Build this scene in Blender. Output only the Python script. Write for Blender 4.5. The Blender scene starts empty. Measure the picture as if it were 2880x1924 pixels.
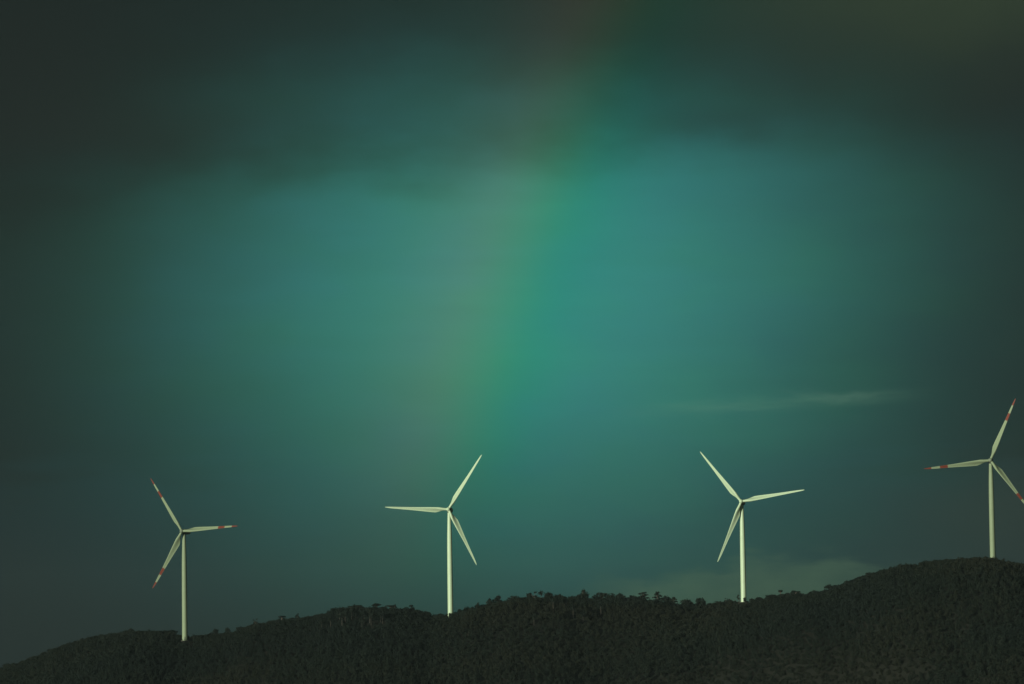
import bpy, math, random
import numpy as np
from mathutils import Vector, Matrix

# ------------------------------------------------------------------ camera
S = bpy.context.scene
COL = S.collection
PITCH, ROLL, CAMZ = math.radians(4.78), math.radians(0.8), 2.0
F_SRC = 150.0 / 36.0 * 2880.0
cp, sp = math.cos(PITCH), math.sin(PITCH)
FWD = Vector((0, cp, sp)); R0 = Vector((1, 0, 0)); U0 = Vector((0, -sp, cp))
UPV = U0 * math.cos(ROLL) + R0 * math.sin(ROLL)
RGT = R0 * math.cos(ROLL) - U0 * math.sin(ROLL)
cam_d = bpy.data.cameras.new('camera'); cam = bpy.data.objects.new('camera', cam_d); COL.objects.link(cam)
cam_d.sensor_width = 36; cam_d.lens = 150; cam_d.clip_start = 1; cam_d.clip_end = 60000
M = Matrix((RGT, UPV, -FWD)).transposed().to_4x4(); M.translation = (0, 0, CAMZ)
cam.matrix_world = M
S.camera = cam
S.render.resolution_x, S.render.resolution_y = 1024, 684

# ------------------------------------------------------------------ view
S.view_settings.view_transform = 'Standard'
try: S.view_settings.look = 'None'
except Exception: pass
S.view_settings.exposure = 0; S.view_settings.gamma = 1
S.view_settings.use_curve_mapping = False
S.render.engine = 'CYCLES'
S.cycles.volume_step_rate = 10; S.cycles.volume_max_steps = 32

# ------------------------------------------------------------------ sun
SUN_AZ, SUN_EL = math.radians(219.5), math.radians(9.0)
sun_d = bpy.data.lights.new('sun', 'SUN'); sun = bpy.data.objects.new('sun', sun_d); COL.objects.link(sun)
sun_d.energy = 3.3; sun_d.angle = math.radians(0.55); sun_d.color = (1.0, 0.97, 0.80)
sdir = Vector((math.sin(SUN_AZ) * math.cos(SUN_EL), math.cos(SUN_AZ) * math.cos(SUN_EL), math.sin(SUN_EL)))
sun.rotation_euler = sdir.to_track_quat('Z', 'Y').to_euler()
sun.location = sdir * 500

# ------------------------------------------------------------------ node maths helper
class G:
    def __init__(s, nt): s.nt = nt; s.n = nt.nodes; s.l = nt.links
    def node(s, t, **k):
        n = s.n.new(t)
        for a, b in k.items(): setattr(n, a, b)
        return n
    def put(s, sock, v):
        if isinstance(v, V): s.l.new(v.o, sock)
        elif isinstance(v, (int, float)): sock.default_value = v
        else:
            sock.default_value = tuple(v) + ((1,) if len(sock.default_value) == 4 and len(v) == 3 else ())
    def m(s, op, *a, clamp=False):
        n = s.node('ShaderNodeMath', operation=op, use_clamp=clamp)
        for i, v in enumerate(a): s.put(n.inputs[i], v)
        return V(s, n.outputs[0])
    def vm(s, op, *a):
        n = s.node('ShaderNodeVectorMath', operation=op)
        for i, v in enumerate(a): s.put(n.inputs[i], v)
        return V(s, n.outputs['Value' if op in ('DOT_PRODUCT', 'LENGTH') else 'Vector'])
    def step(s, v, a, b):            # smooth 0..1 as v runs from a to b
        n = s.node('ShaderNodeMapRange', interpolation_type='SMOOTHSTEP')
        s.put(n.inputs[0], v)
        if a < b: n.inputs[1].default_value, n.inputs[2].default_value = a, b
        else:
            n.inputs[1].default_value, n.inputs[2].default_value = b, a
            n.inputs[3].default_value, n.inputs[4].default_value = 1, 0
        return V(s, n.outputs[0])
    def noise(s, vec, scale, detail=3, rough=.5):
        n = s.node('ShaderNodeTexNoise'); s.put(n.inputs['Vector'], vec)
        n.inputs['Scale'].default_value = scale; n.inputs['Detail'].default_value = detail
        n.inputs['Roughness'].default_value = rough
        return V(s, n.outputs['Fac']) 
    def mix(s, f, a, b, mode='MIX'):
        n = s.node('ShaderNodeMix', data_type='RGBA', blend_type=mode)
        s.put(n.inputs[0], f); s.put(n.inputs[6], a); s.put(n.inputs[7], b)
        return V(s, n.outputs[2])
    def ramp(s, f, stops, interp='B_SPLINE'):
        n = s.node('ShaderNodeValToRGB'); cr = n.color_ramp; cr.interpolation = interp
        while len(cr.elements) < len(stops): cr.elements.new(.5)
        for e, (p, c) in zip(cr.elements, stops): e.position = p; e.color = (*c, 1)
        s.put(n.inputs[0], f); return V(s, n.outputs[0])
class V:
    def __init__(s, g, o): s.g = g; s.o = o
    def __add__(s, b): return s.g.m('ADD', s, b)
    __radd__ = __add__
    def __sub__(s, b): return s.g.m('SUBTRACT', s, b)
    def __rsub__(s, b): return s.g.m('SUBTRACT', b, s)
    def __mul__(s, b): return s.g.m('MULTIPLY', s, b)
    __rmul__ = __mul__
    def __truediv__(s, b): return s.g.m('DIVIDE', s, b)
    def __pow__(s, b): return s.g.m('POWER', s, b)

def lin(r, g, b):
    f = lambda c: c / 255 / 12.92 if c / 255 <= .04045 else ((c / 255 + .055) / 1.055) ** 2.4
    return (f(r), f(g), f(b))

# ------------------------------------------------------------------ sky: storm cloud bank with a brighter rain curtain and a rainbow
world = bpy.data.worlds.new('World'); S.world = world; world.use_nodes = True
g = G(world.node_tree); g.n.clear()
tc = g.node('ShaderNodeTexCoord'); d = V(g, tc.outputs['Generated'])
sx = g.node('ShaderNodeSeparateXYZ'); g.put(sx.inputs[0], d)
dx, dy, dz = (V(g, sx.outputs[i]) for i in range(3))
K = 170.67                                                   # sky units per degree
AZ = g.m('ARCTAN2', dx, dy) * (180 / math.pi)
EL = g.m('ARCSINE', dz) * (180 / math.pi)
X = AZ * K + 1173.5
Y = (4.78 - EL) * K + 784
vs = g.node('ShaderNodeCombineXYZ'); g.put(vs.inputs[0], dx); g.put(vs.inputs[1], dy); g.put(vs.inputs[2], dz * 2.2)
dv = V(g, vs.outputs[0])
vs2 = g.node('ShaderNodeCombineXYZ'); g.put(vs2.inputs[0], dx); g.put(vs2.inputs[1], dy); g.put(vs2.inputs[2], dz * 9)
ds = V(g, vs2.outputs[0])
n1 = g.noise(dv, 16, 3, .5) - .5
n2 = g.noise(dv, 40, 4, .55) - .5
n3 = g.noise(ds, 30, 4, .55) - .5
n4 = g.noise(dv, 9, 2, .5) - .5
n5 = g.noise(ds, 90, 5, .6) - .5
Xw = X + n1 * 150 + n4 * 150 + n2 * 25
Yw = Y + n4 * 160 + n2 * 50
# soft opening in the cloud where the rain is lit
ex = (Xw - 1225) / 790
ey = (Yw - 660) / 590
r = g.m('SQRT', ex * ex + ey * ey)
glow = g.m('EXPONENT', (r ** 2.35) * -1.06)
# cloud bank above it
bank = g.step(Y + n1 * 170 + n2 * 110 + (X - 1170) * 0.035, 480, 260)
bank2 = g.step(Y + n4 * 260 + n2 * 90, 260, 60)
def blob(cx, cy, wx, wy, p=2.0):
    a = (X + n2 * 160 + n1 * 90 - cx) / wx; b = (Y + n2 * 110 - cy) / wy
    return g.m('EXPONENT', (a * a + b * b) * -1.0)
dark = blob(1850, 170, 190, 90) * .22 + blob(1660, 300, 170, 45) * .26 + blob(2300, 230, 230, 120) * .35 \
     + blob(330, 300, 450, 90) * .36 + blob(960, 370, 320, 60) * .10 + blob(60, 170, 260, 170) * .3
puff = g.noise(dv, 75, 5, .6) - .5
glow = glow * (1 - bank * .46 * (1 + puff * .5)) * (1 - bank2 * .48) * (1 + (bank * .7 + .12) * (n2 * .5 + puff * .5)) * (1 - dark) * (1 + n3 * .12 + n5 * .04)
hue = g.step(n1 * 1.0 + n2 * .5, -.25, .25)
peak = g.mix(hue, lin(54, 134, 119), lin(54, 130, 125))
base = g.mix(g.step(Y + n1 * 300, 1400, 500), lin(18, 30, 31), lin(26, 34, 31))
base = g.mix(dark * 1.0, base, lin(32, 37, 34))
sky = g.mix(glow, base, peak)
# lighter cloud streak, low greenish cloud tops, faint strata
yc = 946 - (X - 1500) * .045 + n5 * 24 + n2 * 14
streak = g.m('EXPONENT', ((Y - yc) / 13) ** 2 * -1.0) * g.step(X, 1330, 1720) * g.step(X, 2180, 1850) * g.step(n3, -.22, .12)
wisp = blob(1925, 917, 90, 8)
sky = g.mix(streak * g.step(puff, -.5, .0) * .15, sky, lin(118, 160, 130))
sky = g.mix(wisp * .08, sky, lin(140, 175, 150))
band1 = g.step(n3 * 400 + Y, 1010, 1130) * g.step(Y, 1500, 1150)
sky = g.mix(band1 * .07, sky, lin(38, 80, 88))
ytop = 1262 + puff * 60 + g.m('ABSOLUTE', X - 1800) * .14 + n2 * 190 + n5 * 60
low = g.step(Y - ytop, -6, 46) * g.step(X, 1260, 1500) * g.step(X, 2500, 1750)
sky = g.mix(low * .42 * (1 + puff * 1.6), sky, lin(70, 96, 74))
ur = blob(2330, 1180, 260, 90) * .35
sky = g.mix(ur, sky, lin(46, 58, 50))
# top right olive lift
sky = g.mix(blob(2250, -20, 700, 170) * .5, sky, lin(58, 72, 50))
# rainbow: angle from the antisolar point
aaz, ael = math.radians(39.5), math.radians(-8.75)
anti = (math.sin(aaz) * math.cos(ael), math.cos(aaz) * math.cos(ael), math.sin(ael))
ang = g.m('ARCCOSINE', g.vm('DOT_PRODUCT', d, anti)) * (180 / math.pi)
t = (ang - 38.4) / 6.0                                        # 38.4 .. 44.4 degrees
bow = g.ramp(t, [(0.0, (.50, .50, .50)), (.20, (.49, .50, .51)), (.34, (.45, .505, .51)), (.43, (.37, .52, .50)), (.50, (.29, .545, .475)),
                 (.57, (.54, .57, .42)), (.655, (.98, .52, .44)), (.73, (.84, .50, .475)), (.85, (.54, .50, .48)), (1.0, (.50, .50, .50))])
bowf = g.step(EL, .6, 4.0)
sky2 = g.mix(1.0, sky, bow, 'MULTIPLY')
sky2 = g.vm('MULTIPLY', sky2, (2, 2, 2))
sky = g.mix(bowf * .97, sky, sky2)
# thin share of clear sky seen through the cloud
nis = g.node('ShaderNodeTexSky', sky_type='NISHITA'); nis.sun_disc = False
nis.sun_elevation = SUN_EL; nis.sun_rotation = SUN_AZ
scaled = g.vm('MULTIPLY', sky, (10, 10, 10))
final = g.mix(.01, scaled, V(g, nis.outputs[0]))
bg = g.node('ShaderNodeBackground'); g.put(bg.inputs[0], final); bg.inputs[1].default_value = 0.1
out = g.node('ShaderNodeOutputWorld'); g.l.new(bg.outputs[0], out.inputs[0])

# ------------------------------------------------------------------ helpers
def ray(px, py, y):
    """point at depth y on the line through source pixel (px, py)"""
    v = FWD + RGT * ((px - 1440) / F_SRC) + UPV * ((962 - py) / F_SRC)
    k = y / v.y
    return Vector((v.x * k, y, CAMZ + v.z * k))
def px_of_x(x, y):                                            # inverse, near the ridge
    return 1440 + F_SRC * x / y / cp
def mat(name, build):
    m = bpy.data.materials.new(name); m.use_nodes = True
    gg = G(m.node_tree); b = m.node_tree.nodes['Principled BSDF']
    build(gg, b); return m
def mesh(name, verts, faces, mats, midx=None, smooth=True, colors=None):
    me = bpy.data.meshes.new(name)
    verts = np.asarray(verts, np.float32)
    if isinstance(faces, np.ndarray):
        nf, k = faces.shape
        me.vertices.add(len(verts)); me.vertices.foreach_set('co', verts.ravel())
        me.loops.add(nf * k); me.loops.foreach_set('vertex_index', faces.astype(np.int32).ravel())
        me.polygons.add(nf); me.polygons.foreach_set('loop_start', np.arange(0, nf * k, k, dtype=np.int32))
    else:
        me.from_pydata([tuple(map(float, v)) for v in verts], [], faces)
    for m in mats: me.materials.append(m)
    if midx is not None: me.polygons.foreach_set('material_index', np.asarray(midx, np.int32))
    me.polygons.foreach_set('use_smooth', np.full(len(me.polygons), smooth))
    if colors is not None:
        a = me.attributes.new('tint', 'FLOAT', 'POINT'); a.data.foreach_set('value', np.asarray(colors, np.float32))
    me.update(calc_edges=True); me.validate()
    return me
def obj(name, me, parent=None, loc=(0, 0, 0)):
    o = bpy.data.objects.new(name, me); COL.objects.link(o); o.location = loc
    if parent: o.parent = parent
    return o
def empty(name, loc, label, cat, group=None):
    o = bpy.data.objects.new(name, None); COL.objects.link(o); o.location = loc; o.empty_display_size = 2
    o['label'] = label; o['category'] = cat
    if group: o['group'] = group
    return o
def hsh(ix, iy):
    v = np.sin(ix * 127.1 + iy * 311.7) * 43758.5453
    return v - np.floor(v)
def vnoise(x, y):
    ix, iy = np.floor(x), np.floor(y); fx, fy = x - ix, y - iy
    fx, fy = fx * fx * (3 - 2 * fx), fy * fy * (3 - 2 * fy)
    return ((hsh(ix, iy) * (1 - fx) + hsh(ix + 1, iy) * fx) * (1 - fy) + (hsh(ix, iy + 1) * (1 - fx) + hsh(ix + 1, iy + 1) * fx) * fy) - .5

# ------------------------------------------------------------------ materials
def foliage(tones):
    def b(gg, p):
        at = gg.node('ShaderNodeAttribute', attribute_name='tint')
        oi = gg.node('ShaderNodeObjectInfo')
        geo = gg.node('ShaderNodeTexCoord')
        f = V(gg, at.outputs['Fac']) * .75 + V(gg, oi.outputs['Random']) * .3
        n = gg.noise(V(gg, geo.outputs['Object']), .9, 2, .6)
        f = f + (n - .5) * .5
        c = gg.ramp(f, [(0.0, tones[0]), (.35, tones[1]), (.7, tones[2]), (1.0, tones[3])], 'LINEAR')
        gg.put(p.inputs['Base Color'], c); p.inputs['Roughness'].default_value = .75
        p.inputs['Specular IOR Level'].default_value = .15
    return b
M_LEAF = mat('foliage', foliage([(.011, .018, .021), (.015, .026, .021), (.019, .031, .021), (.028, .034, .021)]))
def leafy(m):
    nt = m.node_tree; b = nt.nodes['Principled BSDF']; tr = nt.nodes.new('ShaderNodeBsdfTranslucent'); mx = nt.nodes.new('ShaderNodeMixShader')
    nt.links.new(b.inputs['Base Color'].links[0].from_socket, tr.inputs[0]); mx.inputs[0].default_value = .36
    nt.links.new(b.outputs[0], mx.inputs[1]); nt.links.new(tr.outputs[0], mx.inputs[2])
    nt.links.new(mx.outputs[0], nt.nodes['Material Output'].inputs[0])
leafy(M_LEAF)
def bark_b(c1, c2):
    def b(gg, p):
        t = gg.node('ShaderNodeTexCoord'); n = gg.noise(V(gg, t.outputs['Object']), 3.0, 3, .6)
        gg.put(p.inputs['Base Color'], gg.mix(n, c1, c2)); p.inputs['Roughness'].default_value = .85
    return b
M_BARK = mat('bark', bark_b((.05, .045, .035), (.11, .10, .08)))
M_PALE = mat('pale_bark', bark_b((.06, .06, .05), (.20, .195, .16)))
def ground_b(gg, p):
    t = gg.node('ShaderNodeTexCoord'); v = V(gg, t.outputs['Object'])
    a = gg.noise(v, .02, 4, .6); b_ = gg.noise(v, .5, 3, .6)
    c = gg.mix(gg.step(a, .4, .62), (.014, .018, .014), (.019, .022, .016))
    c = gg.mix(gg.step(b_, .45, .65) * .5, c, (.024, .023, .018))
    gg.put(p.inputs['Base Color'], c); p.inputs['Roughness'].default_value = .95
    p.inputs['Specular IOR Level'].default_value = .1
M_GROUND = mat('ground_cover', ground_b)
def paint(col, dirt, rough=.38, amount=.4):
    def b(gg, p):
        t = gg.node('ShaderNodeTexCoord'); mp = gg.node('ShaderNodeMapping')
        gg.l.new(t.outputs['Object'], mp.inputs[0]); mp.inputs['Scale'].default_value = (1.6, 1.6, .12)
        n = gg.noise(V(gg, mp.outputs[0]), 1.0, 4, .65)
        n2_ = gg.noise(V(gg, t.outputs['Object']), .35, 2, .5)
        f = gg.step(n, .46, .72) * amount + gg.step(n2_, .4, .7) * .12
        gg.put(p.inputs['Base Color'], gg.mix(f, col, dirt)); p.inputs['Roughness'].default_value = rough
        p.inputs['Specular IOR Level'].default_value = .35
    return b
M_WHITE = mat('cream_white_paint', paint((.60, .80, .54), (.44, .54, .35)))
M_WHITE_DIM = mat('vignette_dimmed_white_paint', paint((.29, .385, .24), (.20, .26, .14), .6, .4))  # white paint with vignette darkening put into its colour, for the outer turbines
M_RED = mat('red_band_paint', paint((.20, .043, .023), (.14, .045, .03), .6, .3))
M_CONC = mat('pale_concrete', paint((.42, .43, .36), (.26, .26, .2), .9, .5))
M_DARK = mat('dark_metal', paint((.04, .045, .045), (.06, .055, .05), .6))
M_HUB = mat('grey_paint', paint((.22, .28, .20), (.15, .18, .13), .5))

# ------------------------------------------------------------------ skyline (source pixels, tops of the canopy)
SKY = [(-400,2010),(-250,1975),(-120,1930),(0,1882),(25,1872),(45,1864),(78,1857),(102,1845),(131,1833),(164,1819),(196,1804),(245,1796),(286,1782),(335,1777),(380,1768),(417,1771),
(454,1768),(491,1776),(515,1782),(552,1784),(605,1775),(654,1772),(695,1760),(716,1749),(744,1748),(777,1745),(793,1735),(851,1733),(900,1723),(936,1712),(972,1710),(1002,1703),
(1028,1709),(1058,1702),(1079,1710),(1099,1705),(1122,1712),(1145,1712),(1161,1707),(1171,1719),(1194,1720),(1217,1732),(1237,1725),(1258,1728),(1278,1725),(1294,1718),(1314,1707),
(1340,1702),(1360,1702),(1390,1690),(1419,1687),(1442,1679),(1473,1678),(1488,1675),(1522,1673),(1552,1670),(1573,1669),(1593,1673),(1614,1677),(1660,1675),(1670,1679),
(1705,1673),(1762,1677),(1782,1674),(1831,1684),(1864,1684),(1890,1690),(1910,1696),(1953,1697),(1989,1696),(2017,1692),(2043,1691),(2071,1692),(2100,1692),(2138,1687),(2170,1676),(2195,1676),
(2213,1673),(2234,1664),(2262,1670),(2290,1662),(2319,1656),(2354,1643),(2389,1631),(2428,1615),(2467,1606),(2506,1595),(2559,1587),(2573,1596),(2605,1576),(2637,1580),
(2679,1571),(2722,1572),(2750,1567),(2785,1572),(2821,1583),(2853,1583),(2880,1588),(3000,1600),(3200,1660),(3500,1760)]
SX = np.array([p[0] for p in SKY], float); SY = np.array([p[1] for p in SKY], float)
grid = np.arange(-400, 3501, 4.0)
raw = np.interp(grid, SX, SY)
kern = np.hanning(19); kern /= kern.sum()
sm = np.convolve(np.pad(raw, 9, mode='edge'), kern, 'valid')
gapf = np.interp(grid, [-400, 900, 1250, 1360, 1500, 1960, 2010, 2140, 2250, 2450, 3500], [15, 17, 14, 20, 22, 20, 11, 9, 14, 17, 18])
gsm = sm + gapf                                              # ground under the skyline
def ridge_y(px):
    return np.interp(px, [-400, 0, 500, 900, 1265, 1700, 2080, 2500, 2790, 3500], [3230, 3190, 3135, 3120, 3075, 3110, 3035, 2985, 2965, 3000])
gx, gz, gy = [], [], []
for px, py in zip(grid, gsm):
    y = float(ridge_y(px)); p = ray(px, py, y); gx.append(p.x); gz.append(p.z); gy.append(y)
gx, gz, gy = map(np.array, (gx, gz, gy))
o_ = np.argsort(gx); gx, gz, gy = gx[o_], gz[o_], gy[o_]
BASES = [(523, 1801, 3086, 7), (1265, 1737, 3056, 7), (2090, 1693, 3014, 8), (2791, 1575, 2953, 7)]
PADS = [tuple(ray(bx, by, by_)) + (rad,) for bx, by, by_, rad in BASES]
def terrain(x, y):
    x = np.asarray(x, float); y = np.asarray(y, float)
    xe = np.clip(x, gx[0], gx[-1])
    zr = np.interp(xe, gx, gz); yr = np.interp(xe, gx, gy)
    out_ = np.abs(x - xe); zr = zr * np.exp(-(out_ / 500) ** 2) + 8 * (1 - np.exp(-(out_ / 900) ** 2))
    run = np.clip(zr * 4.3, 150, 460)
    t = np.clip((y - (yr - run)) / run, 0, 1)
    front = (1 - (1 - t) ** 1.55) * np.clip(t * 6, 0, 1) ** .5
    spur = (vnoise(x / 95 + 3, y / 220) * 9 + vnoise(x / 38, y / 90 + 7) * 4) * np.sin(np.pi * t) * np.clip(zr / 50, .3, 1.3)
    h = zr * front + spur
    back = np.clip((y - yr) / 600, 0, 1)
    h = np.where(y > yr, zr * (1 - (back * back * (3 - 2 * back))) - back * 2, h)
    h = h + vnoise(x / 14, y / 14) * .8 * np.clip(t * 4, 0, 1) * (1 - back)
    for bx, by, bz, rad in PADS:                              # levelled turbine pads
        q = np.exp(-(((x - bx) ** 2 + (y - by) ** 2) / rad ** 2) ** 1.5)
        h = h * (1 - q) + bz * q
    far = np.clip((np.hypot(x, y) - 4000) / 3000, 0, 1)
    return h * (1 - far) - 1.5 * far
def tz(x, y): return float(terrain(np.array([x]), np.array([y]))[0])

def axis(lo, hi, flo, fhi, fine, n):
    a = np.linspace(flo, fhi, int((fhi - flo) / fine) + 1)
    k = np.linspace(0, 1, n + 1)[1:] ** 2.2
    return np.concatenate([(flo - (flo - lo) * k)[::-1], a, fhi + (hi - fhi) * k])
xs = axis(-5000, 5000, -560, 560, 4.0, 22); ys = axis(-3000, 7000, 2380, 3300, 4.0, 22)
XX, YY = np.meshgrid(xs, ys)
ZZ = terrain(XX.ravel(), YY.ravel())
nx, ny = len(xs), len(ys)
idx = np.arange(nx * ny).reshape(ny, nx)
fc = np.stack([idx[:-1, :-1], idx[:-1, 1:], idx[1:, 1:], idx[1:, :-1]], -1).reshape(-1, 4)
hill = obj('hill', mesh('hill', np.stack([XX.ravel(), YY.ravel(), ZZ], -1), fc, [M_GROUND])); hill['kind'] = 'structure'

# ------------------------------------------------------------------ foliage shapes (1 m tall prototypes, later scaled)
def crown_tris(rng, lobes, n, size, up=.25, core=.45):
    """n leaf clumps (one triangle each) in a set of ellipsoid lobes (x,y,z,rx,ry,rz)"""
    lobes = np.array(lobes, float); vol = lobes[:, 3] * lobes[:, 4] * lobes[:, 5]; vol = vol ** .75; vol /= vol.sum()
    k = rng.choice(len(lobes), n, p=vol); L = lobes[k]
    d_ = rng.normal(size=(n, 3)); d_ /= np.linalg.norm(d_, axis=1)[:, None]
    rr = core + (1.08 - core) * rng.random(n) ** .6
    c = L[:, :3] + d_ * L[:, 3:] * rr[:, None]
    nrm = d_ + rng.normal(size=(n, 3)) * .55 + np.array([0, 0, up]); nrm /= np.linalg.norm(nrm, axis=1)[:, None]
    a = np.cross(nrm, rng.normal(size=(n, 3))); a /= np.linalg.norm(a, axis=1)[:, None]; b = np.cross(nrm, a)
    s = size * (.6 + .8 * rng.random(n))[:, None]
    v = np.empty((n, 3, 3)); v[:, 0] = c + a * s * .6; v[:, 1] = c - a * s * .35 + b * s * .55; v[:, 2] = c - a * s * .3 - b * s * .5
    tone = .15 + .6 * rng.random(n) + .25 * rng.random(len(lobes))[k]
    return v.reshape(-1, 3), np.repeat(tone, 3)
def tube(pts, rads, seg=5):
    vs_, fs = [], []
    pts = [Vector(p) for p in pts]
    for i, p in enumerate(pts):
        dd = (pts[min(i + 1, len(pts) - 1)] - pts[max(i - 1, 0)]).normalized()
        a = dd.cross(Vector((.31, .95, .05))).normalized(); b = dd.cross(a)
        for k in range(seg):
            th = 2 * math.pi * k / seg; vs_.append(p + (a * math.cos(th) + b * math.sin(th)) * rads[i])
    for i in range(len(pts) - 1):
        for k in range(seg):
            fs.append((i * seg + k, i * seg + (k + 1) % seg, (i + 1) * seg + (k + 1) % seg, (i + 1) * seg + k))
    fs.append(tuple(range(seg))[::-1]); fs.append(tuple(range((len(pts) - 1) * seg, len(pts) * seg)))
    return vs_, fs
def merge(parts):
    v, f = [], []
    for a, b in parts:
        o = len(v); v += list(a); f += [tuple(i + o for i in q) for q in b]
    return v, f
def limbs(rng, h0, lobes, r=.022, lean=(0, 0)):
    top = Vector((lean[0], lean[1], h0))
    parts = [tube([(0, 0, -.06), (lean[0] * .3 + rng.normal() * .01, lean[1] * .3, h0 * .5), top], [r * 1.4, r, r * .8])]
    for L in lobes:
        e = Vector(L[:3]); mid = top.lerp(e, .5) + Vector((rng.normal() * .02, rng.normal() * .02, -.02))
        parts.append(tube([top - Vector((0, 0, .04)), mid, e], [r * .7, r * .45, r * .2], 4))
    return merge(parts)
def lobes_round(rng, w=.42, low=.30, n=7):
    out_ = [(0, 0, .68, w * .62, w * .62, .27)]
    for i in range(n):
        a = rng.random() * 6.28; rr = w * (.35 + .4 * rng.random())
        out_.append((math.cos(a) * rr, math.sin(a) * rr, low + .12 + rng.random() * (.62 - low), .15 + .12 * rng.random(), .15 + .12 * rng.random(), .11 + .09 * rng.random()))
    return out_
def lobes_cone(rng, w=.34):
    out_ = []
    for i in range(7):
        f = i / 6; a = rng.random() * 6.28; rr = w * (1 - f) * .35
        out_.append((math.cos(a) * rr, math.sin(a) * rr, .26 + f * .64, w * (1.05 - f) * .8 + .03, w * (1.05 - f) * .8 + .03, .10))
    return out_
def lobes_tier(rng, w=.42):
    out_ = []
    for i in range(7):
        f = i / 6; a = i * 2.4 + rng.random(); rr = w * (.65 - .5 * f) * (.7 + .6 * rng.random())
        out_.append((math.cos(a) * rr, math.sin(a) * rr * .8, .42 + f * .5, .16 + .1 * rng.random(), .16, .05))
    return out_
def lobes_flat(rng, w=.5):
    out_ = [(0, 0, .88, w * .5, w * .5, .07)]
    for i in range(5):
        a = i * 1.256 + rng.random(); out_.append((math.cos(a) * w * .55, math.sin(a) * w * .55, .78 + .12 * rng.random(), .2, .2, .06))
    return out_
def lobes_wisp(rng, w=.3):
    out_ = []
    for i in range(6):
        a = rng.random() * 6.28; rr = w * (.2 + .6 * rng.random())
        out_.append((math.cos(a) * rr, math.sin(a) * rr, .45 + .5 * rng.random(), .10, .10, .07))
    return out_
KINDS = {}
def proto(kind, i, fn, n, size, trunk_h, mbark, r=.022, core=.45, lean=(0, 0)):
    rng = np.random.default_rng(hash((len(KINDS), i)) % 9999 + 17 * i)
    lb = fn(rng)
    v, tone = crown_tris(rng, lb, n, size, core=core)
    fcs = np.arange(len(v)).reshape(-1, 3)
    cm = mesh('crown', v, fcs, [M_LEAF], smooth=False, colors=tone)
    tv, tf = limbs(rng, trunk_h, lb, r, lean)
    tm = mesh('trunk', tv, tf, [mbark])
    KINDS.setdefault(kind, []).append((cm, tm))
for i in range(8): proto('round', i, lambda r: lobes_round(r, .44, .22), 380, .12, .34, M_BARK)
for i in range(5): proto('tall', i, lambda r: lobes_round(r, .34, .36), 330, .10, .42, M_BARK)
for i in range(4): proto('bush', i, lambda r: lobes_round(r, .62, .06, 9), 380, .15, .16, M_BARK, r=.03)
for i in range(4): proto('cone', i, lobes_cone, 380, .10, .9, M_BARK, r=.015)
for i in range(3): proto('tier', i, lobes_tier, 260, .10, .85, M_BARK, r=.026, core=.1)
for i in range(3): proto('flat', i, lobes_flat, 300, .12, .76, M_BARK, r=.10, core=.1)
for i in range(5): proto('wisp', i, lobes_wisp, 130, .085, .5, M_BARK, r=.030, core=.1)
for i in range(4): proto('pale', i, lambda r: lobes_round(r, .24, .52, 5), 160, .10, .60, M_PALE, r=.013)

TREES = {}
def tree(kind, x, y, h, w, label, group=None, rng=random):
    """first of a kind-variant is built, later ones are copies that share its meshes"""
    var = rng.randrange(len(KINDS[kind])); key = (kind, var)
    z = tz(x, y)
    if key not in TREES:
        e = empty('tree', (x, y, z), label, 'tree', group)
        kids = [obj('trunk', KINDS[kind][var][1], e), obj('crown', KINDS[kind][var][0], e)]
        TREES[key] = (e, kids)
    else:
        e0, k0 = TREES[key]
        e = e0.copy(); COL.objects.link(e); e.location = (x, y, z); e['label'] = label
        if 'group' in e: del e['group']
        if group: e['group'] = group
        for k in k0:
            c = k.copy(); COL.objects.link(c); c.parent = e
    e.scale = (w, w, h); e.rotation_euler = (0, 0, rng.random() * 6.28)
    return e
def tree_at(kind, px, top, w_px, label, group=None, dy=0.0, rng=random, wscale=None):
    """tree whose top reaches source pixel (px, top); w_px = crown width in source pixels"""
    y = float(ridge_y(px)) + dy
    p = ray(px, top, y); h = max(1.2, p.z - tz(p.x, y))
    base_w = {'round': .95, 'tall': .78, 'bush': 1.35, 'cone': .66, 'tier': .9, 'flat': 1.25, 'wisp': .62, 'pale': .62}[kind]
    return tree(kind, p.x, y, h / .98, w_px * y / F_SRC / base_w, label, group, rng)

rr = random.Random(5)
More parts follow.
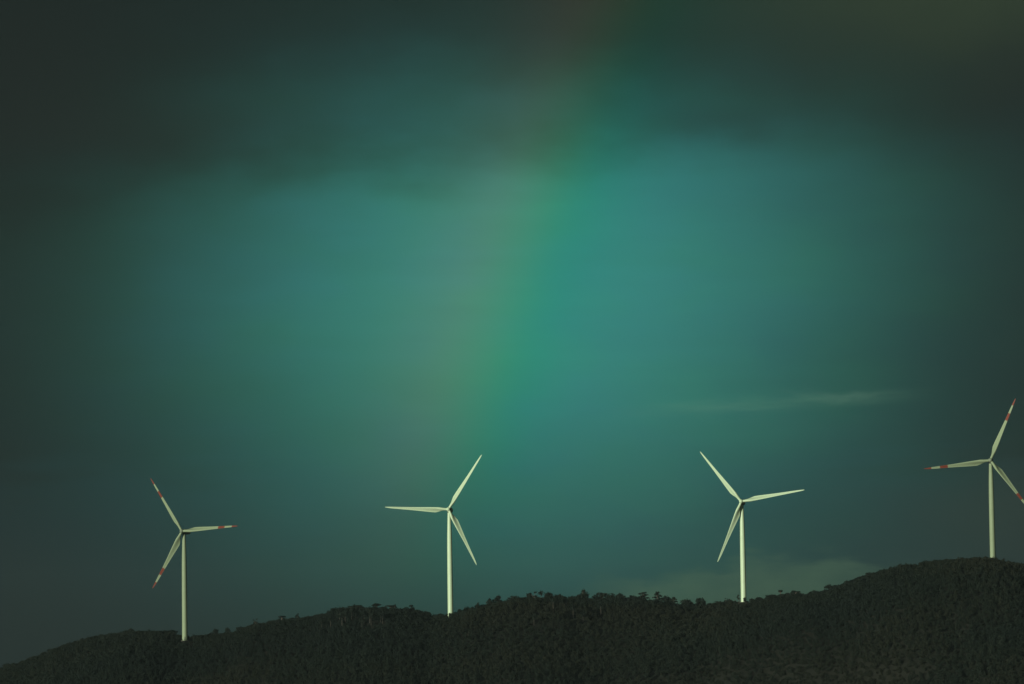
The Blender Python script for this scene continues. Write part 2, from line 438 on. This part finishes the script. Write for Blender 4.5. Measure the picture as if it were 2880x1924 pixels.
# trees one can tell apart on the ridge
SPECIAL = [
 ('cone', 716, 1746, 26, 'small pointed tree on the skyline rise right of the leftmost turbine', 0),
 ('flat', 793, 1732, 34, 'flat-topped bush sticking up at a step of the skyline left of the second turbine', 0),
 ('round', 1002, 1701, 44, 'wide rounded dark tree on the hump left of the second turbine', 0),
 ('flat', 1058, 1699, 40, 'small flat-crowned tree on the hump, nearest left of the layered one', 0),
 ('flat', 1099, 1702, 44, 'layered tree with level branches on the right end of the hump', 0),
 ('tall', 1161, 1706, 20, 'narrow upright tree where the hump drops towards the second turbine', 0),
 ('bush', 1237, 1724, 24, 'low bush on the skyline just left of the second turbine tower', -2),
 ('round', 1314, 1705, 26, 'small round tree just right of the second turbine tower', 0),
 ('round', 1342, 1700, 26, 'small tree between the second turbine and the peaked pair', 0),
 ('cone', 1377, 1682, 40, 'peaked dark tree, shorter and left one of the pair right of the second turbine', 0),
 ('cone', 1402, 1672, 46, 'peaked dark tree, taller and right one of the pair right of the second turbine', 1),
 ('cone', 1642, 1655, 46, 'pyramid-shaped airy tree, tallest on the ridge between the two plain white turbines', 0),
 ('wisp', 1552, 1666, 22, 'thin bare-stemmed tree with wispy top left of the pyramid-shaped tree', 0),
 ('wisp', 1573, 1667, 20, 'thin wispy tree, nearest left neighbour of the pyramid-shaped tree', 1),
 ('round', 1688, 1664, 44, 'dense round tree next right of the pyramid-shaped tree', 0),
 ('round', 1720, 1667, 34, 'mid-sized round tree second right of the pyramid-shaped tree', 0),
 ('round', 1746, 1666, 32, 'round dark tree left of a notch in the ridge canopy', 0),
 ('tall', 1782, 1673, 26, 'low upright tree right of the notch in the ridge canopy', 0),
 ('tier', 1808, 1665, 44, 'leaning tree with a slanting right edge and sky showing under its crown', 0),
 ('tier', 1849, 1664, 42, 'layered pine with pointed top and bare lower trunk left of the third turbine', 0),
 ('round', 1876, 1673, 34, 'dense tree next right of the layered pine', 0),
 ('tier', 1895, 1679, 34, 'tree with branches drooping to the right beside a gap of sky', 1),
 ('bush', 1932, 1683, 42, 'broad rounded tree standing between two gaps of sky left of the third turbine', 0),
 ('bush', 1971, 1680, 36, 'rounded tree right of the two sky gaps, darker than its neighbours', 0),
 ('wisp', 2017, 1689, 22, 'thin little tree on the low saddle left of the third turbine', 0),
 ('wisp', 2041, 1683, 14, 'forked leafless sapling, left one of two before the third turbine', 0),
 ('wisp', 2054, 1684, 14, 'forked leafless sapling, right one of two before the third turbine', 0),
 ('wisp', 2078, 1672, 16, 'slender bush overlapping the left side of the third turbine tower foot', -26),
 ('round', 2114, 1681, 16, 'small shrub just right of the third turbine tower foot', 0),
 ('wisp', 2138, 1681, 12, 'tiny spindly sapling between the third turbine and the bushy tree', 0),
 ('bush', 2170, 1671, 34, 'bushy spiky tree left of the umbrella-shaped one', 0),
 ('flat', 2195, 1659, 17, 'umbrella-shaped tree on a thin bare stem right of the third turbine', 0),
 ('wisp', 2213, 1669, 12, 'thin sapling right of the umbrella-shaped tree', 0),
 ('flat', 2238, 1662, 36, 'wide flat-topped tree at the start of the right-hand slope', 0),
 ('round', 2559, 1586, 34, 'bump of a tree left of the dip on the right-hand slope', 0),
 ('bush', 2605, 1575, 34, 'round tree right of the dip on the right-hand slope', 0),
 ('round', 2750, 1566, 34, 'round tree on the hilltop left of the rightmost turbine tower', 0),
 ('bush', 2853, 1582, 30, 'rounded tree right of the rightmost turbine, near the photo edge', 0),
]
for k_, px_, top_, w_, lab_, dy_ in SPECIAL:
    tree_at(k_, px_, top_, w_, lab_, None, dy_, rr)
# ordinary skyline trees, stretch by stretch
ZONES = [(-60, 505, 'skyline left of the leftmost turbine', 'skyline trees left of the leftmost turbine', ['round', 'bush', 'round', 'tall'], 13),
 (545, 900, 'skyline rise just right of the leftmost turbine', 'skyline trees rising to the hump', ['round', 'bush', 'tall', 'wisp'], 13),
 (900, 1250, 'wooded hump left of the second turbine', 'skyline trees on the hump', ['tall', 'round', 'wisp', 'flat'], 12),
 (1280, 1362, 'short climb beside the second turbine', 'skyline shrubs right of the second turbine', ['round', 'wisp', 'bush'], 14),
 (1418, 1625, 'even-topped ridge beyond the peaked pair', 'even-topped ridge trees', ['round', 'tall', 'bush', 'wisp'], 12),
 (1658, 2000, 'gappy ridge left of the third turbine', 'lower ridge trees left of the third turbine', ['round', 'tall', 'bush'], 13),
 (2005, 2080, 'bare saddle by the third turbine', 'saddle shrubs', ['bush', 'wisp'], 17),
 (2102, 2240, 'foot of the right-hand slope', 'shrubs at the slope foot', ['bush', 'wisp', 'round'], 13),
 (2245, 2775, 'skyline climbing to the rightmost turbine', 'canopy climbing the right-hand slope', ['round', 'bush', 'round', 'tall'], 13),
 (2808, 2960, 'hilltop right of the rightmost turbine', 'hilltop trees right of the rightmost turbine', ['round', 'bush'], 14)]
for x0, x1, lab, grp, kinds, step in ZONES:
    px = x0
    while px < x1:
        k = rr.choice(kinds)
        q = (px - x0) / (x1 - x0)
        part = 'left end' if q < .2 else 'left half' if q < .4 else 'middle' if q < .6 else 'right half' if q < .8 else 'right end'
        adj = {'round': 'rounded tree', 'bush': 'broad bush', 'tall': 'narrow tree', 'wisp': 'wispy tree', 'flat': 'flat-topped tree'}[k]
        lab_i = adj + (' in ' if part == 'middle' else ' at ') + part + ' of ' + lab; grp_i = lab_i
        top = float(np.interp(px, SX, SY)) + rr.choice((rr.uniform(-10, -3), rr.uniform(-4, 3), rr.uniform(0, 9), rr.uniform(2, 8))) + (11 if x0 == 1658 and px > 1765 else 5 if x0 == 1658 else 0)
        w = rr.uniform(15, 30) * (1.15 if k == 'bush' else 1)
        if abs(px - 523) > 12 and abs(px - 1265) > 8 and abs(px - 2090) > 9:
            tree_at(k, px, top, w, lab_i, grp_i, rr.uniform(-5, 9), rr)
        px += step * rr.uniform(.6, 1.35)
# bushes that overlap the tower feet
tree_at('bush', 1267, 1723, 20, 'dark little bush overlapping the foot of the second turbine tower', None, -26, rr)
tree_at('wisp', 2098, 1686, 14, 'ragged low bush overlapping the right side of the third turbine tower foot', None, -27, rr)
# pale-stemmed trees on the slope under the hump and under the ridge
def pale_tree(px, py_base, hpx, lab, grp):
    # find where the view line through the base pixel meets the slope
    lo, hi = 2600.0, float(ridge_y(px)) - 3
    for _ in range(40):
        m_ = (lo + hi) / 2; p = ray(px, py_base, m_)
        if p.z > tz(p.x, m_): lo = m_
        else: hi = m_
    p = ray(px, py_base, lo)
    h = hpx * lo / F_SRC
    e = tree('pale', p.x, lo, h, h * .8, lab, grp, rr)
    CLEAR.append((p.x, lo, h)); return e
CLEAR = []
for px, pb, hp in [(955,1745,42),(962,1762,46),(971,1752,46),(990,1748,46),(1001,1742,40),(1024,1758,44),(1040,1752,48),(1044,1760,44),(1070,1750,38),(1076,1755,36),(905,1772,34),(930,1766,36),(1018,1770,36)]:
    w_ = 'left end' if px < 950 else 'left half' if px < 995 else 'middle' if px < 1035 else 'right half'
    pale_tree(px, pb, hp, 'slender tree with pale bare trunk below the hump, ' + w_ + ' of its cluster', 'pale-trunked trees below the hump')
for px, pb, hp in [(1522,1692,34),(1556,1722,52),(1612,1738,46),(1690,1730,46),(1502,1760,40),(1640,1750,36),(1588,1716,40)]:
    w_ = {1522: 'uppermost of the left ones', 1556: 'tallest of the left ones', 1612: 'higher one left of the pyramid-shaped tree', 1690: 'farthest right', 1502: 'lowest and farthest left', 1640: 'lower one under the pyramid-shaped tree', 1588: 'middle one'}[px]
    pale_tree(px, pb, hp, 'pale bare trunk tree below the even-topped ridge, ' + w_, 'pale-trunked trees below the ridge')

# ------------------------------------------------------------------ forest covering the slope (nobody could count it)
rng = np.random.default_rng(11)
sp_ = 3.45
fx = np.arange(-450, 450, sp_); fy = np.arange(2440, 3330, sp_)
FX, FY = np.meshgrid(fx, fy); FX = FX.ravel() + rng.uniform(-2, 2, FX.size); FY = FY.ravel() + rng.uniform(-2, 2, FY.size)
yr = np.interp(FX, gx, gy); zr = np.interp(FX, gx, gz); run = np.clip(zr * 4.3, 150, 460)
dist_r = FY - yr
pxx = px_of_x(FX, FY)
keep = (dist_r > -run * 1.02) & (dist_r < 26) & (pxx > -130) & (pxx < 3010)
# only the part of the slope above the bottom of the picture's view, plus a margin
zz = terrain(FX, FY); elev = np.arctan2(zz + 8 - CAMZ, FY); keep &= elev > math.radians(-.12)
for bx, by, bz, rad in PADS: keep &= ((FX - bx) ** 2 + ((FY - by + 6) / 1.7) ** 2) > (rad * .9) ** 2
for bx, by, h in CLEAR: keep &= ~((np.abs(FX - bx) < 2.2) & (FY < by + 1) & (FY > by - 9))
FX, FY, dist_r = FX[keep], FY[keep], dist_r[keep]; zz = zz[keep]; pxx = pxx[keep]
N = len(FX)
patch = vnoise(FX / 60 + 9, FY / 60) + vnoise(FX / 21, FY / 21 + 4) * .6
H = 4.0 + 2.2 * patch + rng.normal(size=N) * .8
H = np.clip(H, 2.4, 8.5)
topgap = np.interp(pxx, grid, gapf) * FY / F_SRC
H = np.where(dist_r > -30, np.minimum(H, np.maximum(topgap * (.42 + .3 * rng.random(N)) - np.minimum(dist_r, 0) * .10, 1.6)), H)
W = H * (.42 + .2 * rng.random(N)) + .9
NT = 110
vv = np.empty((N, NT * 3, 3), np.float32); tt = np.empty((N, NT * 3), np.float32)
lib = []
for i in range(14):
    lb = lobes_round(rng, .46, .12, 6) if i % 3 else lobes_cone(rng, .40)
    v, tone = crown_tris(rng, lb, NT, .17, core=.5); lib.append((v, tone))
LV = np.array([l[0] for l in lib]); LT = np.array([l[1] for l in lib])
ki = rng.integers(0, len(lib), N); th = rng.random(N) * 6.283
c_, s_ = np.cos(th)[:, None], np.sin(th)[:, None]
Lx, Ly, Lz = LV[ki, :, 0], LV[ki, :, 1], LV[ki, :, 2]
vv[:, :, 0] = FX[:, None] + (Lx * c_ - Ly * s_) * (W * 1.25)[:, None]
vv[:, :, 1] = FY[:, None] + (Lx * s_ + Ly * c_) * (W * 1.25)[:, None]
vv[:, :, 2] = zz[:, None] + Lz * H[:, None]
warm = vnoise(FX / 110 + 2, FY / 60 + 5)
tt[:] = np.clip(LT[ki] * .6 + (rng.random(N) * .40 + warm * 1.0 + .02)[:, None], 0, 1)
fverts = vv.reshape(-1, 3)
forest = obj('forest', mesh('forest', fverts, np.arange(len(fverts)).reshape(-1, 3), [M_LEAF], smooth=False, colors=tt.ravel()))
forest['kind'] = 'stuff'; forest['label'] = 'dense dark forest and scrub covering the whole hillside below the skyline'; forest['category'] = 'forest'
print('forest trees', N)

# ------------------------------------------------------------------ wind turbines
def lathe(prof, seg=28):
    v, f = [], []
    for r_, z_ in prof:
        for k in range(seg):
            a = 2 * math.pi * k / seg; v.append((r_ * math.cos(a), r_ * math.sin(a), z_))
    for i in range(len(prof) - 1):
        for k in range(seg): f.append((i * seg + k, i * seg + (k + 1) % seg, (i + 1) * seg + (k + 1) % seg, (i + 1) * seg + k))
    f.append(tuple(range(seg))[::-1]); f.append(tuple(range((len(prof) - 1) * seg, len(prof) * seg)))
    return v, f
def blade_mesh(banded, white, Rb=45.0):
    """root at origin, span +X, trailing edge +Y, upwind = +Z"""
    cuts = sorted(set([.018, .03, .05, .07, .095, .12, .15, .18, .21, .25, .30, .36, .43, .5, .57, .64, .70, .756, .82, .885, .93, .965, .985, .997]))
    seg = 32; v, f, mi = [], [], []
    for t in cuts:
        chord = np.interp(t, [0, .05, .09, .15, .21, .3, .45, .64, .8, .92, .98, 1], [1.7, 1.7, 2.2, 3.7, 4.4, 3.9, 2.9, 2.0, 1.5, 1.05, .6, .12])
        thick = np.interp(t, [0, .05, .12, .21, .4, .7, 1], [1.0, .98, .60, .34, .23, .18, .16]) * chord
        rnd = float(np.interp(t, [0, .05, .17], [1, 1, 0]))
        tw = math.radians(float(np.interp(t, [0, .1, .21, .4, .7, 1], [44, 43, 39, 31, 23, 18])))
        off = np.interp(t, [0, .06, .2, 1], [.5, .5, .31, .30])          # where the pitch axis sits on the chord
        bend = 1.6 * t ** 2.4                                       # prebend upwind
        for k in range(seg):
            a = 2 * math.pi * k / seg
            u = .5 - .5 * math.cos(a); u = min(1, max(0, u)); side = 1 if a < math.pi else -1
            yt = 5 * (.2969 * math.sqrt(u) - .126 * u - .3516 * u * u + .2843 * u ** 3 - .1036 * u ** 4)
            camb = -.03 * math.sin(math.pi * u) * chord
            hollow = -1.5 * thick * u * u * (1 - u) if side > 0 else 0
            zc_air = side * yt * thick * (.85 if side > 0 else 1.0) + camb + hollow
            zc_cir = .5 * chord * math.sin(a)
            yc_ = (u - off) * chord; zc_ = zc_air * (1 - rnd) + zc_cir * rnd
            yy = yc_ * math.cos(tw) + zc_ * math.sin(tw); z2 = -yc_ * math.sin(tw) + zc_ * math.cos(tw)
            v.append((t * Rb, yy, z2 + bend))
    for i in range(len(cuts) - 1):
        tm = (cuts[i] + cuts[i + 1]) / 2
        red = banded and (.64 < tm < .756 or tm > .885)
        for k in range(seg):
            f.append((i * seg + k, i * seg + (k + 1) % seg, (i + 1) * seg + (k + 1) % seg, (i + 1) * seg + k)); mi.append(1 if red else 0)
    f.append(tuple(range(seg))[::-1]); mi.append(0)
    f.append(tuple(range((len(cuts) - 1) * seg, len(cuts) * seg))); mi.append(1 if banded else 0)
    return mesh('blade', v, f, [white, M_RED], mi)
def box(sx_, sy_, sz_, c=(0, 0, 0)):
    v = [(c[0] + a * sx_ / 2, c[1] + b * sy_ / 2, c[2] + e * sz_ / 2) for a in (-1, 1) for b in (-1, 1) for e in (-1, 1)]
    return v, [(0, 1, 3, 2), (4, 6, 7, 5), (0, 4, 5, 1), (2, 3, 7, 6), (0, 2, 6, 4), (1, 5, 7, 3)]
def nacelle_mesh(m):
    # rounded box swept along +Y (backwards), sections tapering
    v, f = [], []; seg = 24
    for y, w, h, zc in [(-1.55, 1.0, 1.0, 0), (-1.5, 1.25, 1.25, 0), (-.6, 1.55, 1.6, .05), (1.5, 1.7, 1.8, .1), (5.5, 1.65, 1.75, .15), (7.6, 1.4, 1.35, .35), (8.1, 1.05, 1.0, .4)]:
        for k in range(seg):
            a = 2 * math.pi * k / seg; ca, sa = math.cos(a), math.sin(a)
            q = (abs(ca) ** 4 + abs(sa) ** 4) ** -.25
            v.append((ca * q * w, y, sa * q * h + zc))
    n = 7
    for i in range(n - 1):
        for k in range(seg): f.append((i * seg + k, (i + 1) * seg + k, (i + 1) * seg + (k + 1) % seg, i * seg + (k + 1) % seg))
    f.append(tuple(range(seg))); f.append(tuple(range((n - 1) * seg, n * seg))[::-1])
    return mesh('nacelle', v, f, [m])
def turbine(hub_px, base_px, D, R, phi0, yaw, banded, label):
    white = M_WHITE_DIM if banded else M_WHITE
    hub = ray(*hub_px, D)
    view_az = math.atan2(hub.x, hub.y)
    # direction the rotor faces: back to the camera, turned left by yaw
    a = view_az + math.pi + math.radians(yaw)
    nrm = Vector((math.sin(a), math.cos(a), 0)); tilt = math.radians(4)
    axis_v = (nrm * math.cos(tilt) + Vector((0, 0, math.sin(tilt)))).normalized()
    over = 3.4
    top = hub - axis_v * over
    bz = PADS_Z(top.x, top.y)
    H_ = top.z - 1.9 - bz
    e = empty('wind_turbine', (top.x, top.y, bz), label, 'wind turbine', 'wind turbines along the ridge')
    rb = 1.95
    prof = [(rb + .02, -1.5), (rb, 0), (rb * .985, H_ * .12), (rb * .965, H_ * .3), (rb * .94, H_ * .5), (rb * .90, H_ * .68), (rb * .83, H_ * .80), (rb * .70, H_ * .91), (rb * .60, H_ - .5), (rb * .60, H_)]
    v, f = lathe(prof, 36); tw = obj('tower', mesh('tower', v, f, [white]), e)
    for q in (.33, .66):
        r_ = np.interp(H_ * q, [p[1] for p in prof], [p[0] for p in prof])
        v, f = lathe([(r_ + .02, H_ * q - .12), (r_ + .06, H_ * q - .1), (r_ + .06, H_ * q + .1), (r_ + .02, H_ * q + .12)], 36)
        obj('flange', mesh('flange', v, f, [white]), tw)
    v, f = lathe([(rb + .9, -1.2), (rb + .9, .02), (rb + .35, .2), (rb + .1, .22)], 30); obj('foundation', mesh('foundation', v, f, [M_CONC]), e)
    # door faces the viewer
    v, f = box(.9, .12, 2.1, (0, -rb - .02, 1.9)); dr = obj('door', mesh('door', v, f, [M_HUB]), tw)
    v, f = box(.08, .06, .25, (.32, -rb - .1, 1.8)); obj('steps', mesh('steps', *merge([box(1.1, .3, .12, (0, -rb - .5 - .3 * i, .85 - .22 * i)) for i in range(3)]), [M_DARK]), tw)
    # nacelle
    rz = math.atan2(nrm.x, -nrm.y)            # local -Y -> nrm
    rot = Matrix.Rotation(rz, 4, 'Z') @ Matrix.Rotation(-tilt, 4, 'X')
    nac = obj('nacelle', nacelle_mesh(white), e); nac.matrix_parent_inverse = Matrix()
    nac.location = top - e.location; nac.rotation_euler = rot.to_euler()
    v, f = merge([tube([(.5, 6.6, 1.7), (.5, 6.6, 3.2)], [.05, .04], 6), tube([(-.5, 6.6, 1.7), (-.5, 6.6, 3.2)], [.05, .04], 6), tube([(-.75, 6.6, 3.1), (.75, 6.6, 3.1)], [.04, .04], 6)])
    obj('wind_sensor', mesh('wind_sensor', v, f, [M_DARK]), nac)
    v, f = lathe([(1.35, -1.5), (1.45, -1.2), (1.45, -.2), (1.3, 0)], 28)
    yb = obj('yaw_bearing', mesh('yaw_bearing', v, f, [M_DARK]), e); yb.location = (0, 0, H_ + 1.0); yb.scale = (.9, .9, .7)
    # hub with spinner nose
    v, f = lathe([(.95, -1.75), (1.3, -1.6), (1.45, -.9), (1.48, 0), (1.38, .8), (1.1, 1.35), (.65, 1.7), (.15, 1.85)], 28)
    hb = obj('hub', mesh('hub', v, f, [M_HUB if banded else white]), e); hb.location = hub - e.location
    hb.rotation_euler = axis_v.to_track_quat('Z', 'Y').to_euler()
    # blades: e1 = right as the viewer sees it, e2 = up in the rotor plane
    e1 = Vector((0, 0, 1)).cross(axis_v).normalized(); e2 = axis_v.cross(e1).normalized()
    bm = blade_mesh(banded, white)
    for k in range(3):
        ph = math.radians(phi0 - .8 + 120 * k)
        u = e1 * math.cos(ph) + e2 * math.sin(ph)
        cone = math.radians(1.5); u = (u * math.cos(cone) + axis_v * math.sin(cone)).normalized()
        z = -axis_v; z = (z - u * z.dot(u)).normalized(); yv = z.cross(u)      # +Y = counter-clockwise side
        # viewer sees the rotor from +axis_v: counter-clockwise is axis_v x u
        want = axis_v.cross(u)
        mtx = Matrix((u, want, -axis_v)).transposed()
        b = obj('blade', bm, e); b.location = hub - e.location
        b.rotation_mode = 'QUATERNION'
        # left-handed frames are avoided: span, CCW side, and their cross product
        zz_ = u.cross(want).normalized()
        b.rotation_quaternion = Matrix((u, want, zz_)).transposed().to_quaternion()
        b.scale = (R / 45, 1, 1)
    return e
def PADS_Z(x, y): return tz(x, y)
turbine((511.5, 1494), (523, 1801), 3086, 46.6, 3.4, 27, True, 'leftmost wind turbine, white with red-banded blades, low on the left slope')
turbine((1261, 1432.5), (1265, 1737), 3056, 46.0, 57.9, 10, False, 'plain white wind turbine left of centre with one blade pointing level to the left')
turbine((2084.5, 1410.5), (2090, 1693), 3014, 46.2, 9.3, 8, False, 'plain white wind turbine right of centre with one blade pointing up to the left')
turbine((2785.5, 1294.5), (2791, 1575), 2953, 46.4, 67.3, 2, True, 'rightmost wind turbine, white with red-banded blades, on the highest hilltop')

# ------------------------------------------------------------------ thin unseen haze, added to lift dark tones on the hill
hz = bpy.data.materials.new('haze'); hz.use_nodes = True
nt = hz.node_tree; nt.nodes.clear()
pv = nt.nodes.new('ShaderNodeVolumePrincipled'); mo = nt.nodes.new('ShaderNodeOutputMaterial')
pv.inputs['Color'].default_value = (.66, .92, .95, 1); pv.inputs['Density'].default_value = 1.25e-5; pv.inputs['Anisotropy'].default_value = 0.0
nt.links.new(pv.outputs[0], mo.inputs['Volume'])
v, f = box(10200, 10200, 240, (0, 2000, 100))
hb_ = obj('haze', mesh('haze', v, f, [hz], smooth=False)); hb_['kind'] = 'stuff'
print('objects', len(bpy.data.objects))
